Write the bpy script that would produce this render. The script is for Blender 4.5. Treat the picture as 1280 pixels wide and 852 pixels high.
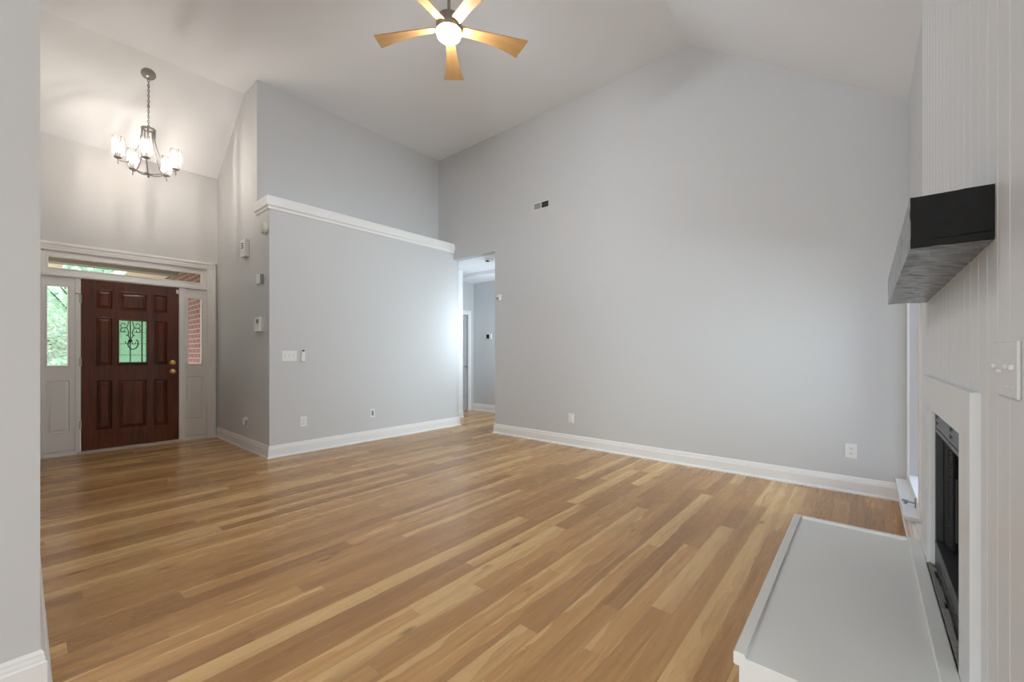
import bpy, bmesh, math, random
from mathutils import Vector, Matrix

for _o in list(bpy.data.objects):
    bpy.data.objects.remove(_o, do_unlink=True)
SC = bpy.context.scene
COL = SC.collection
PI = math.pi
random.seed(7)

# ------------------------------------------------------------------ camera
cam_d = bpy.data.cameras.new('camera')
cam_d.sensor_fit = 'HORIZONTAL'
cam_d.sensor_width = 36.0
cam_d.lens = 36.0 * 521.546 / 1280.0
cam_d.shift_x = 0.0
cam_d.shift_y = (441.283 - 426.0) / 1280.0
cam_d.clip_start = 0.05
cam = bpy.data.objects.new('camera', cam_d)
COL.objects.link(cam)
cam.location = (0, 0, 1.2)
cam.rotation_euler = (PI / 2, 0, math.radians(40.339))
SC.camera = cam

# ------------------------------------------------------------------ world, sun, daylight at the windows, exposure
world = bpy.data.worlds.new('sky')
SC.world = world
world.use_nodes = True
wn = world.node_tree
for n in list(wn.nodes):
    wn.nodes.remove(n)
w_out = wn.nodes.new('ShaderNodeOutputWorld')
w_bg = wn.nodes.new('ShaderNodeBackground')
w_sky = wn.nodes.new('ShaderNodeTexSky')
w_sky.sky_type = 'NISHITA'
w_sky.sun_disc = False
w_sky.sun_elevation = math.radians(48)
w_sky.sun_rotation = math.radians(200)
w_sky.dust_density = 4.0
w_bg.inputs['Strength'].default_value = 0.65
wn.links.new(w_sky.outputs[0], w_bg.inputs['Color'])
wn.links.new(w_bg.outputs[0], w_out.inputs['Surface'])

def sun(name, direction, strength, color):
    d = bpy.data.lights.new(name, 'SUN')
    d.energy = strength
    d.color = color
    d.angle = math.radians(1.0)
    o = bpy.data.objects.new(name, d)
    COL.objects.link(o)
    o.rotation_euler = Vector(direction).to_track_quat('-Z', 'Y').to_euler()
    return o

def area(name, loc, direction, sx, sy, power, color):
    d = bpy.data.lights.new(name, 'AREA')
    d.shape = 'RECTANGLE'
    d.size = sx
    d.size_y = sy
    d.energy = power
    d.color = color
    o = bpy.data.objects.new(name, d)
    COL.objects.link(o)
    o.location = loc
    o.rotation_euler = Vector(direction).to_track_quat('-Z', 'Z').to_euler()
    return o

sun('sun', (0.12, 0.62, -0.80), 5.0, (1.0, 0.96, 0.9))
# daylight entering by the real windows: beside the chimney, behind the camera, in the breakfast side
DAY = (0.77, 0.895, 1.0)
l1 = area('daylight_window_chimney_side', (2.2, 3.85, 1.25), (-1, 0.0, -0.02), 0.9, 1.8, 52, DAY)
l1.data.spread = math.radians(60)
area('daylight_window_rear', (-0.5, -7.35, 1.5), (0.0, 1, 0.03), 3.1, 2.3, 240, DAY)
area('daylight_window_breakfast_side', (6.35, -3.9, 1.4), (-1, 0.12, 0.0), 3.4, 2.1, 285, DAY)
area('hall_fill_light', (-4.5, 5.6, 1.6), (-1, 0.0, 0.0), 1.0, 1.6, 26, DAY)  # added fill lamp hanging in the hallway to brighten it

SC.view_settings.view_transform = 'Standard'
SC.view_settings.look = 'None'
SC.view_settings.gamma = 1.0
SC.view_settings.use_curve_mapping = False
SC.view_settings.exposure = 0.0
try:
    SC.cycles.max_bounces = 14
    SC.cycles.diffuse_bounces = 8
    SC.cycles.transparent_max_bounces = 16
    SC.cycles.caustics_reflective = False
    SC.cycles.caustics_refractive = False
    SC.cycles.sample_clamp_indirect = 6.0
except Exception:
    pass

# ------------------------------------------------------------------ materials
class NT:
    def __init__(self, name):
        self.m = bpy.data.materials.new(name)
        self.m.use_nodes = True
        self.t = self.m.node_tree
        for n in list(self.t.nodes):
            self.t.nodes.remove(n)
        self.out = self.t.nodes.new('ShaderNodeOutputMaterial')
    def n(self, kind, **kw):
        node = self.t.nodes.new(kind)
        for k, v in kw.items():
            if k.startswith('i_'):
                node.inputs[k[2:].replace('_', ' ')].default_value = v
            else:
                setattr(node, k, v)
        return node
    def l(self, a, b):
        self.t.links.new(a, b)
    def val(self, sock, v):
        if hasattr(v, 'is_output') or isinstance(v, bpy.types.NodeSocket):
            self.l(v, sock)
        else:
            sock.default_value = v
    def math(self, op, a, b=0.0, c=0.0):
        nd = self.t.nodes.new('ShaderNodeMath')
        nd.operation = op
        for i, v in enumerate((a, b, c)):
            self.val(nd.inputs[i], v)
        return nd.outputs[0]
    def comb(self, x, y, z):
        nd = self.t.nodes.new('ShaderNodeCombineXYZ')
        for i, v in enumerate((x, y, z)):
            self.val(nd.inputs[i], v)
        return nd.outputs[0]
    def obj_xyz(self):
        tc = self.t.nodes.new('ShaderNodeTexCoord')
        sp = self.t.nodes.new('ShaderNodeSeparateXYZ')
        self.l(tc.outputs['Object'], sp.inputs[0])
        return tc.outputs['Object'], sp.outputs[0], sp.outputs[1], sp.outputs[2]
    def noise(self, vec, scale=1.0, detail=3.0, rough=0.5, dist=0.0):
        nd = self.t.nodes.new('ShaderNodeTexNoise')
        self.l(vec, nd.inputs['Vector'])
        nd.inputs['Scale'].default_value = scale
        nd.inputs['Detail'].default_value = detail
        nd.inputs['Roughness'].default_value = rough
        nd.inputs['Distortion'].default_value = dist
        return nd.outputs[0]
    def ramp(self, fac, stops, interp='LINEAR'):
        nd = self.t.nodes.new('ShaderNodeValToRGB')
        nd.color_ramp.interpolation = interp
        els = nd.color_ramp.elements
        while len(els) < len(stops):
            els.new(0.5)
        for e, (p, c) in zip(els, stops):
            e.position = p
            e.color = (c[0], c[1], c[2], 1) if len(c) == 3 else c
        self.l(fac, nd.inputs[0])
        return nd.outputs[0]
    def mix(self, fac, a, b, blend='MIX'):
        nd = self.t.nodes.new('ShaderNodeMix')
        nd.data_type = 'RGBA'
        nd.blend_type = blend
        self.val(nd.inputs[0], fac)
        for s, v in ((nd.inputs[6], a), (nd.inputs[7], b)):
            if isinstance(v, tuple):
                s.default_value = (v[0], v[1], v[2], 1)
            else:
                self.l(v, s)
        return nd.outputs[2]
    def bsdf(self, color=None, rough=0.5, metal=0.0, spec=0.5, bump=None, bump_d=0.002, bump_s=0.3, **kw):
        b = self.t.nodes.new('ShaderNodeBsdfPrincipled')
        if isinstance(color, tuple):
            b.inputs['Base Color'].default_value = (*color[:3], 1)
        elif color is not None:
            self.l(color, b.inputs['Base Color'])
        self.val(b.inputs['Roughness'], rough)
        b.inputs['Metallic'].default_value = metal
        b.inputs['Specular IOR Level'].default_value = spec
        for k, v in kw.items():
            b.inputs[k].default_value = v
        if bump is not None:
            bp = self.t.nodes.new('ShaderNodeBump')
            bp.inputs['Distance'].default_value = bump_d
            bp.inputs['Strength'].default_value = bump_s
            self.l(bump, bp.inputs['Height'])
            self.l(bp.outputs[0], b.inputs['Normal'])
        self.l(b.outputs[0], self.out.inputs[0])
        return b

def paint(name, color, rough=0.55, amt=0.03, spec=0.35, bump=0.15):
    k = NT(name)
    o, x, y, z = k.obj_xyz()
    f = k.noise(o, 1.3, 4)
    c2 = tuple(max(0.0, c * (1 - amt)) for c in color)
    c = k.mix(f, color, c2)
    fine = k.noise(o, 220.0, 2)
    k.bsdf(c, rough, spec=spec, bump=fine, bump_d=0.0006, bump_s=bump)
    return k.m

def metal(name, color, rough=0.35, noise_amt=0.25):
    k = NT(name)
    o, x, y, z = k.obj_xyz()
    f = k.noise(o, 60.0, 3)
    c = k.mix(f, color, tuple(v * (1 - noise_amt) for v in color))
    k.bsdf(c, rough, metal=1.0)
    return k.m

def plain(name, color, rough=0.5, spec=0.5, amt=0.06, scale=12.0):
    k = NT(name)
    o, x, y, z = k.obj_xyz()
    f = k.noise(o, scale, 3)
    c = k.mix(f, color, tuple(v * (1 - amt) for v in color))
    k.bsdf(c, rough, spec=spec)
    return k.m

def glow(name, color, strength):
    k = NT(name)
    e = k.n('ShaderNodeEmission')
    e.inputs[0].default_value = (*color, 1)
    e.inputs[1].default_value = strength
    k.l(e.outputs[0], k.out.inputs[0])
    return k.m

def floor_material():
    k = NT('honey_plank_floor')
    o, x, y, z = k.obj_xyz()
    W, L = 0.0975, 1.22
    u = k.math('DIVIDE', x, W)
    row = k.math('FLOOR', u)
    wr = k.n('ShaderNodeTexWhiteNoise', noise_dimensions='1D')
    k.l(row, wr.inputs['W'])
    yy = k.math('DIVIDE', k.math('ADD', y, k.math('MULTIPLY', wr.outputs[0], 7.3)), L)
    colm = k.math('FLOOR', yy)
    wi = k.n('ShaderNodeTexWhiteNoise', noise_dimensions='2D')
    k.l(k.comb(row, colm, 0.0), wi.inputs['Vector'])
    idv = wi.outputs['Value']
    idc = k.n('ShaderNodeSeparateColor')
    k.l(wi.outputs['Color'], idc.inputs[0])
    r2, r3 = idc.outputs[0], idc.outputs[1]
    base = k.ramp(idv, [(0.0, (0.40, 0.212, 0.083)), (0.28, (0.465, 0.255, 0.100)), (0.52, (0.535, 0.303, 0.121)),
                        (0.74, (0.59, 0.342, 0.139)), (0.88, (0.635, 0.395, 0.170)), (1.0, (0.685, 0.45, 0.203))])
    # long grain streaks
    off = k.math('MULTIPLY', idv, 41.0)
    g1 = k.noise(k.comb(k.math('MULTIPLY', x, 75.0), k.math('MULTIPLY', y, 2.2), off), 1.0, 5, 0.6, 0.3)
    g2 = k.noise(k.comb(k.math('MULTIPLY', x, 22.0), k.math('MULTIPLY', y, 1.1), off), 1.0, 3, 0.5, 0.8)
    c = k.mix(k.math('MULTIPLY', k.ramp(g1, [(0.40, (0, 0, 0)), (0.64, (1, 1, 1))]), 0.42), base, k.mix(1.0, base, (0.60, 0.52, 0.44), 'MULTIPLY'))
    c = k.mix(k.math('MULTIPLY', k.ramp(g2, [(0.45, (0, 0, 0)), (0.62, (1, 1, 1))]), 0.35), c, k.mix(1.0, c, (0.70, 0.62, 0.55), 'MULTIPLY'))
    # wavy pale sapwood along one edge of some boards
    fr = k.math('FRACT', u)
    wav = k.noise(k.comb(k.math('MULTIPLY', r3, 50.0), k.math('MULTIPLY', y, 3.2), off), 1.0, 2, 0.5)
    edge = k.math('ADD', k.math('MULTIPLY', wav, 1.2), k.math('SUBTRACT', k.math('MULTIPLY', r2, 1.6), 1.55))
    sap = k.math('GREATER_THAN', edge, fr)
    c = k.mix(k.math('MULTIPLY', sap, 0.8), c, (0.67, 0.435, 0.195))
    # heartwood streak in some pale boards
    wav2 = k.noise(k.comb(k.math('MULTIPLY', r2, 31.0), k.math('MULTIPLY', y, 2.1), off), 1.0, 2, 0.5)
    edge2 = k.math('ADD', k.math('MULTIPLY', wav2, 1.0), k.math('SUBTRACT', k.math('MULTIPLY', r3, 1.5), 1.6))
    heart = k.math('GREATER_THAN', edge2, k.math('SUBTRACT', 1.0, fr))
    c = k.mix(k.math('MULTIPLY', heart, 0.55), c, (0.33, 0.175, 0.075))
    # knots
    vo = k.n('ShaderNodeTexVoronoi', feature='F1')
    k.l(k.comb(k.math('MULTIPLY', x, 6.0), k.math('MULTIPLY', y, 2.2), k.math('MULTIPLY', row, 0.0)), vo.inputs['Vector'])
    vo.inputs['Scale'].default_value = 1.0
    kn = k.ramp(vo.outputs['Distance'], [(0.0, (1, 1, 1)), (0.05, (0.8, 0.8, 0.8)), (0.12, (0, 0, 0))])
    c = k.mix(k.math('MULTIPLY', kn, 0.65), c, (0.11, 0.05, 0.022))
    # hairline joints
    e1 = k.math('LESS_THAN', fr, 0.016)
    e2 = k.math('LESS_THAN', k.math('FRACT', yy), 0.0018)
    j = k.math('MAXIMUM', e1, e2)
    c = k.mix(k.math('MULTIPLY', j, 0.45), c, (0.16, 0.085, 0.04))
    rough = k.math('ADD', 0.22, k.math('MULTIPLY', g1, 0.12))
    k.bsdf(c, rough, spec=0.40, bump=k.math('SUBTRACT', g1, k.math('MULTIPLY', j, 0.8)), bump_d=0.0006, bump_s=0.25)
    return k.m

def wood_material(name, dark, light, rough=0.35, axis='z', scale=1.0, spec=0.5):
    k = NT(name)
    o, x, y, z = k.obj_xyz()
    m = {'x': (2.0, 40.0, 40.0), 'y': (40.0, 2.0, 40.0), 'z': (40.0, 40.0, 2.0)}[axis]
    v = k.comb(k.math('MULTIPLY', x, m[0] * scale), k.math('MULTIPLY', y, m[1] * scale), k.math('MULTIPLY', z, m[2] * scale))
    g = k.noise(v, 1.0, 5, 0.6, 0.6)
    b = k.noise(o, 2.2, 2)
    f = k.math('ADD', k.math('MULTIPLY', g, 0.75), k.math('MULTIPLY', b, 0.25))
    c = k.ramp(f, [(0.32, dark), (0.68, light)])
    k.bsdf(c, rough, spec=spec, bump=g, bump_d=0.0005, bump_s=0.2)
    return k.m

def brick_material():
    k = NT('red_brick')
    o, x, y, z = k.obj_xyz()
    v = k.comb(x, z, 0.0)
    b = k.n('ShaderNodeTexBrick')
    k.l(v, b.inputs['Vector'])
    b.inputs['Scale'].default_value = 1.0
    b.inputs['Brick Width'].default_value = 0.205
    b.inputs['Row Height'].default_value = 0.075
    b.inputs['Mortar Size'].default_value = 0.007
    b.inputs['Color1'].default_value = (0.25, 0.085, 0.078, 1)
    b.inputs['Color2'].default_value = (0.16, 0.055, 0.056, 1)
    b.inputs['Mortar'].default_value = (0.45, 0.40, 0.37, 1)
    f = k.noise(o, 18.0, 3)
    c = k.mix(k.math('MULTIPLY', f, 0.4), b.outputs['Color'], (0.30, 0.20, 0.20))
    k.bsdf(c, 0.85, spec=0.2)
    return k.m

def leaf_material(name, a, b):
    k = NT(name)
    o, x, y, z = k.obj_xyz()
    f = k.noise(o, 9.0, 2)
    c = k.ramp(f, [(0.35, a), (0.65, b)])
    d = k.n('ShaderNodeBsdfDiffuse')
    t = k.n('ShaderNodeBsdfTranslucent')
    k.l(c, d.inputs[0]); k.l(c, t.inputs[0])
    mx = k.n('ShaderNodeMixShader')
    mx.inputs[0].default_value = 0.4
    k.l(d.outputs[0], mx.inputs[1]); k.l(t.outputs[0], mx.inputs[2])
    k.l(mx.outputs[0], k.out.inputs[0])
    return k.m

def pane_material(name, tint, gloss=0.06):
    k = NT(name)
    o, x, y, z = k.obj_xyz()
    f = k.noise(o, 3.0, 2)
    c = k.mix(f, tint, tuple(v * 0.97 for v in tint))
    t = k.n('ShaderNodeBsdfTransparent')
    k.l(c, t.inputs[0])
    g = k.n('ShaderNodeBsdfGlossy')
    g.inputs['Roughness'].default_value = 0.03
    mx = k.n('ShaderNodeMixShader')
    mx.inputs[0].default_value = gloss
    k.l(t.outputs[0], mx.inputs[1]); k.l(g.outputs[0], mx.inputs[2])
    k.l(mx.outputs[0], k.out.inputs[0])
    return k.m

def obscure_material():
    k = NT('obscure_green_glass')
    o, x, y, z = k.obj_xyz()
    f = k.noise(o, 90.0, 3)
    c = k.ramp(f, [(0.35, (0.42, 0.72, 0.56)), (0.65, (0.74, 0.92, 0.80))])
    t = k.n('ShaderNodeBsdfTransparent')
    k.l(c, t.inputs[0])
    tr = k.n('ShaderNodeBsdfTranslucent')
    k.l(c, tr.inputs[0])
    g = k.n('ShaderNodeBsdfGlossy')
    g.inputs['Roughness'].default_value = 0.15
    m1 = k.n('ShaderNodeMixShader'); m1.inputs[0].default_value = 0.5
    k.l(t.outputs[0], m1.inputs[1]); k.l(tr.outputs[0], m1.inputs[2])
    m2 = k.n('ShaderNodeMixShader'); m2.inputs[0].default_value = 0.06
    k.l(m1.outputs[0], m2.inputs[1]); k.l(g.outputs[0], m2.inputs[2])
    k.l(m2.outputs[0], k.out.inputs[0])
    return k.m

def shade_material():
    # clear blown glass with vertical draw lines
    k = NT('drawn_clear_glass')
    o, x, y, z = k.obj_xyz()
    ang = k.math('ARCTAN2', y, x)
    v = k.comb(k.math('COSINE', ang), k.math('SINE', ang), k.math('MULTIPLY', z, 1.2))
    f = k.noise(v, 4.6, 4, 0.7)
    c = k.ramp(f, [(0.43, (0.26, 0.26, 0.26)), (0.56, (1.0, 1.0, 1.0))])
    t = k.n('ShaderNodeBsdfTransparent')
    k.l(c, t.inputs[0])
    g = k.n('ShaderNodeBsdfGlossy')
    g.inputs['Roughness'].default_value = 0.08
    fr = k.n('ShaderNodeFresnel'); fr.inputs[0].default_value = 1.35
    mx = k.n('ShaderNodeMixShader')
    k.l(k.math('MULTIPLY', fr.outputs[0], 0.5), mx.inputs[0])
    tl = k.n('ShaderNodeBsdfTranslucent')
    m0 = k.n('ShaderNodeMixShader'); m0.inputs[0].default_value = 0.07
    k.l(t.outputs[0], m0.inputs[1]); k.l(tl.outputs[0], m0.inputs[2])
    k.l(m0.outputs[0], mx.inputs[1]); k.l(g.outputs[0], mx.inputs[2])
    k.l(mx.outputs[0], k.out.inputs[0])
    return k.m

def bulb_material():
    k = NT('clear_bulb_glass')
    o, x, y, z = k.obj_xyz()
    f = k.noise(o, 40.0, 2)
    c = k.mix(f, (1.0, 1.0, 1.0), (0.96, 0.95, 0.93))
    t = k.n('ShaderNodeBsdfTransparent'); tl = k.n('ShaderNodeBsdfTranslucent')
    k.l(c, t.inputs[0]); k.l(c, tl.inputs[0])
    mx = k.n('ShaderNodeMixShader'); mx.inputs[0].default_value = 0.06
    k.l(t.outputs[0], mx.inputs[1]); k.l(tl.outputs[0], mx.inputs[2])
    k.l(mx.outputs[0], k.out.inputs[0])
    return k.m

def mesh_screen_material():
    k = NT('woven_fire_screen')
    o, x, y, z = k.obj_xyz()
    a = k.math('SINE', k.math('MULTIPLY', y, 700.0))
    b = k.math('SINE', k.math('MULTIPLY', z, 700.0))
    hole = k.math('GREATER_THAN', k.math('MULTIPLY', a, b), 0.12)
    t = k.n('ShaderNodeBsdfTransparent')
    p = k.n('ShaderNodeBsdfPrincipled')
    p.inputs['Base Color'].default_value = (0.05, 0.05, 0.05, 1)
    p.inputs['Metallic'].default_value = 0.6
    p.inputs['Roughness'].default_value = 0.45
    mx = k.n('ShaderNodeMixShader')
    k.l(hole, mx.inputs[0]); k.l(p.outputs[0], mx.inputs[1]); k.l(t.outputs[0], mx.inputs[2])
    k.l(mx.outputs[0], k.out.inputs[0])
    return k.m

def blackened_wood():
    k = NT('blackened_rough_sawn_beam')
    o, x, y, z = k.obj_xyz()
    v = k.comb(k.math('MULTIPLY', x, 30.0), k.math('MULTIPLY', y, 3.0), k.math('MULTIPLY', z, 30.0))
    g = k.noise(v, 1.0, 6, 0.65, 0.5)
    s = k.noise(k.comb(k.math('MULTIPLY', x, 90.0), k.math('MULTIPLY', y, 25.0), k.math('MULTIPLY', z, 90.0)), 1.0, 4, 0.6)
    c = k.ramp(k.math('ADD', k.math('MULTIPLY', g, 0.6), k.math('MULTIPLY', s, 0.4)), [(0.35, (0.006, 0.006, 0.006)), (0.6, (0.014, 0.014, 0.014)), (0.78, (0.04, 0.04, 0.04))])
    k.bsdf(c, 0.17, spec=0.5, bump=g, bump_d=0.0003, bump_s=0.15)
    return k.m

M = {}
M['wall'] = paint('pale_grey_wall_paint', (0.60, 0.608, 0.612))
M['ceiling'] = paint('flat_white_ceiling_paint', (0.85, 0.87, 0.89), 0.8, spec=0.2)
M['trim'] = paint('white_semi_gloss_trim', (0.82, 0.82, 0.81), 0.32, 0.02, 0.5, 0.05)
M['chimney'] = paint('grey_white_painted_boards', (0.70, 0.712, 0.72), 0.40, 0.03, 0.5, 0.05)
M['hearth'] = paint('off_white_hearth_paint', (0.70, 0.705, 0.685), 0.42, 0.05, 0.45, 0.1)
M['floor'] = floor_material()
M['mahogany'] = wood_material('stained_mahogany', (0.040, 0.0065, 0.0025), (0.145, 0.034, 0.009), 0.28, 'z')
M['fanblade'] = wood_material('light_oak_blade', (0.36, 0.19, 0.060), (0.52, 0.30, 0.115), 0.5, 'x', 0.6)
M['beam'] = blackened_wood()
M['endgrain'] = plain('matte_black_end_grain', (0.022, 0.022, 0.022), 0.75, 0.15, 0.5, 45.0)
M['nickel'] = metal('brushed_nickel', (0.38, 0.365, 0.34), 0.38)
M['housing'] = metal('bronze_grey_fan_housing', (0.42, 0.39, 0.36), 0.5)
M['brass'] = metal('polished_brass', (0.83, 0.58, 0.22), 0.22)
M['iron'] = plain('black_wrought_iron', (0.02, 0.028, 0.025), 0.5)
M['blackmetal'] = plain('black_firebox_metal', (0.022, 0.022, 0.023), 0.42, 0.5, 0.3, 30.0)
M['louver'] = plain('satin_charcoal_louver', (0.085, 0.085, 0.088), 0.38, 0.5, 0.2, 30.0)
M['steel'] = metal('satin_steel', (0.62, 0.61, 0.58), 0.3)
M['plastic'] = plain('white_plastic', (0.80, 0.80, 0.78), 0.4)
M['cream'] = plain('aged_cream_plastic', (0.66, 0.63, 0.57), 0.45)
M['grey_plastic'] = plain('grey_plastic', (0.28, 0.28, 0.28), 0.45)
M['dark'] = plain('dark_slot', (0.012, 0.012, 0.012), 0.95, 0.05)
M['lcd'] = plain('grey_green_display', (0.20, 0.22, 0.21), 0.25)
M['tan'] = plain('tan_threshold', (0.58, 0.50, 0.42), 0.5)
M['grey_door'] = paint('grey_white_door_paint', (0.48, 0.49, 0.50), 0.45)
M['vent_dark'] = plain('dark_duct', (0.03, 0.03, 0.03), 0.7)
M['vent_grey'] = plain('grey_register_blades', (0.36, 0.36, 0.35), 0.5)
M['grout'] = plain('broken_grey_grout', (0.30, 0.29, 0.27), 0.9, 0.2, 0.5, 90.0)
M['brick'] = brick_material()
M['lawn'] = leaf_material('lawn_green', (0.10, 0.20, 0.05), (0.20, 0.33, 0.10))
M['concrete'] = plain('pale_concrete', (0.55, 0.53, 0.49), 0.85, 0.2, 0.2, 4.0)
M['soffit'] = paint('peach_cream_soffit', (0.80, 0.66, 0.54), 0.6)
M['porchbeam'] = paint('drab_green_porch_beam', (0.22, 0.21, 0.17), 0.6)
M['bark'] = plain('grey_bark', (0.16, 0.12, 0.09), 0.9, 0.2, 0.5, 15.0)
M['leaf1'] = leaf_material('leaf_fresh_green', (0.30, 0.52, 0.36), (0.56, 0.74, 0.56))
M['leaf2'] = leaf_material('leaf_deep_green', (0.16, 0.36, 0.24), (0.36, 0.56, 0.38))
M['leaf3'] = leaf_material('leaf_pale_green', (0.50, 0.64, 0.50), (0.74, 0.82, 0.70))
M['pane'] = pane_material('clear_window_glass', (0.97, 0.99, 0.98))
M['obscure'] = obscure_material()
M['shade'] = shade_material()
M['screen'] = mesh_screen_material()
M['filament'] = glow('lit_warm_filament', (1.0, 0.885, 0.78), 11800.0)
M['bulb'] = bulb_material()
M['globe'] = glow('lit_opal_globe', (0.93, 0.96, 1.0), 310.0)

# ------------------------------------------------------------------ mesh helpers
class MB:
    """collects geometry in world coordinates; build() links it as one mesh object"""
    def __init__(self):
        self.bm = bmesh.new()
    def face(self, pts):
        vs = [self.bm.verts.new(p) for p in pts]
        return self.bm.faces.new(vs)
    def box(self, x0, x1, y0, y1, z0, z1, bev=0.0, seg=2):
        if x0 > x1: x0, x1 = x1, x0
        if y0 > y1: y0, y1 = y1, y0
        if z0 > z1: z0, z1 = z1, z0
        b = bmesh.new()
        bmesh.ops.create_cube(b, size=1.0)
        for v in b.verts:
            v.co = Vector(((x0 + x1) / 2 + v.co.x * (x1 - x0), (y0 + y1) / 2 + v.co.y * (y1 - y0), (z0 + z1) / 2 + v.co.z * (z1 - z0)))
        if bev > 0:
            bmesh.ops.bevel(b, geom=list(b.edges), offset=min(bev, 0.45 * min(x1 - x0, y1 - y0, z1 - z0)), segments=seg, affect='EDGES', profile=0.5)
        self.merge(b)
        return self
    def merge(self, b, mat=None):
        if mat is not None:
            bmesh.ops.transform(b, matrix=mat, verts=list(b.verts))
        me = bpy.data.meshes.new('tmp')
        b.to_mesh(me)
        b.free()
        self.bm.from_mesh(me)
        bpy.data.meshes.remove(me)
    def prism(self, poly, a0, a1, axis):
        """poly in the two other axes (order xyz without axis), extruded from a0 to a1"""
        def P(p, a):
            if axis == 'x': return (a, p[0], p[1])
            if axis == 'y': return (p[0], a, p[1])
            return (p[0], p[1], a)
        b = bmesh.new()
        v0 = [b.verts.new(P(p, a0)) for p in poly]
        v1 = [b.verts.new(P(p, a1)) for p in poly]
        b.faces.new(v0); b.faces.new(v1)
        n = len(poly)
        for i in range(n):
            b.faces.new((v0[i], v0[(i + 1) % n], v1[(i + 1) % n], v1[i]))
        bmesh.ops.recalc_face_normals(b, faces=list(b.faces))
        self.merge(b)
        return self
    def run(self, p0, p1, nrm, prof, m0=0, m1=0):
        """moulding: profile points (depth, z) swept from p0 to p1, with mitred ends"""
        p0 = Vector((p0[0], p0[1], 0)); p1 = Vector((p1[0], p1[1], 0))
        d = (p1 - p0).normalized(); nv = Vector((nrm[0], nrm[1], 0))
        b = bmesh.new()
        A = [b.verts.new(p0 + nv * q[0] - d * (m0 * q[0]) + Vector((0, 0, q[1]))) for q in prof]
        B = [b.verts.new(p1 + nv * q[0] + d * (m1 * q[0]) + Vector((0, 0, q[1]))) for q in prof]
        n = len(prof)
        b.faces.new(A); b.faces.new(B)
        for i in range(n):
            b.faces.new((A[i], A[(i + 1) % n], B[(i + 1) % n], B[i]))
        bmesh.ops.recalc_face_normals(b, faces=list(b.faces))
        self.merge(b)
        return self
    def lathe(self, prof, origin=(0, 0, 0), axis=(0, 0, 1), seg=32, caps=True):
        """prof: list of (radius, height) turned around axis through origin"""
        b = bmesh.new()
        rings = []
        for r, h in prof:
            if r < 1e-6:
                rings.append([b.verts.new((0, 0, h))])
            else:
                rings.append([b.verts.new((r * math.cos(2 * PI * i / seg), r * math.sin(2 * PI * i / seg), h)) for i in range(seg)])
        for A, B in zip(rings, rings[1:]):
            if len(A) == 1 and len(B) == 1:
                continue
            for i in range(seg):
                j = (i + 1) % seg
                if len(A) == 1: b.faces.new((A[0], B[j], B[i]))
                elif len(B) == 1: b.faces.new((A[i], A[j], B[0]))
                else: b.faces.new((A[i], A[j], B[j], B[i]))
        if caps:
            for R in (rings[0], rings[-1]):
                if len(R) > 1: b.faces.new(R)
        bmesh.ops.recalc_face_normals(b, faces=list(b.faces))
        q = Vector((0, 0, 1)).rotation_difference(Vector(axis).normalized()).to_matrix().to_4x4()
        self.merge(b, Matrix.Translation(Vector(origin)) @ q)
        return self
    def tube(self, pts, r, seg=8, closed=False, flat=1.0):
        """round rod along a polyline; r may be a list"""
        pts = [Vector(p) for p in pts]
        n = len(pts)
        rs = r if isinstance(r, (list, tuple)) else [r] * n
        b = bmesh.new()
        rings = []
        up = None
        for i, p in enumerate(pts):
            if closed:
                t = (pts[(i + 1) % n] - pts[i - 1]).normalized()
            else:
                t = (pts[min(i + 1, n - 1)] - pts[max(i - 1, 0)]).normalized()
            if up is None:
                ref = Vector((0, 0, 1)) if abs(t.z) < 0.9 else Vector((1, 0, 0))
                up = (ref - t * ref.dot(t)).normalized()
            else:
                up = (up - t * up.dot(t)).normalized()
            s = t.cross(up)
            rings.append([b.verts.new(p + (up * math.cos(2 * PI * k / seg) * flat + s * math.sin(2 * PI * k / seg)) * rs[i]) for k in range(seg)])
        m = n if closed else n - 1
        for i in range(m):
            A, B = rings[i], rings[(i + 1) % n]
            for k in range(seg):
                j = (k + 1) % seg
                b.faces.new((A[k], A[j], B[j], B[k]))
        if not closed:
            b.faces.new(rings[0]); b.faces.new(rings[-1])
        bmesh.ops.recalc_face_normals(b, faces=list(b.faces))
        self.merge(b)
        return self
    def sphere(self, c, r, sx=1, sy=1, sz=1, u=16, v=10):
        b = bmesh.new()
        bmesh.ops.create_uvsphere(b, u_segments=u, v_segments=v, radius=r)
        self.merge(b, Matrix.Translation(Vector(c)) @ Matrix.Diagonal((sx, sy, sz, 1)))
        return self
    def build(self, name, mat, parent=None, smooth=False, local=True):
        me = bpy.data.meshes.new(name)
        if parent is not None and local:
            off = Vector((0, 0, 0))
            p = parent
            while p is not None:
                off += p.location
                p = p.parent
            bmesh.ops.translate(self.bm, vec=-off, verts=list(self.bm.verts))
        self.bm.to_mesh(me)
        self.bm.free()
        if smooth:
            me.shade_smooth() if hasattr(me, 'shade_smooth') else None
            try:
                me.set_sharp_from_angle(angle=math.radians(35))
            except Exception:
                pass
        o = bpy.data.objects.new(name, me)
        COL.objects.link(o)
        me.materials.append(mat)
        if parent is not None:
            o.parent = parent
        return o

def tag(o, label, cat, group=None, kind=None):
    o['label'] = label
    o['category'] = cat
    if group: o['group'] = group
    if kind: o['kind'] = kind
    return o

def thing(name, loc, label, cat, group=None, kind=None):
    o = bpy.data.objects.new(name, None)
    o.empty_display_size = 0.1
    COL.objects.link(o)
    o.location = loc
    return tag(o, label, cat, group, kind)

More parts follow.
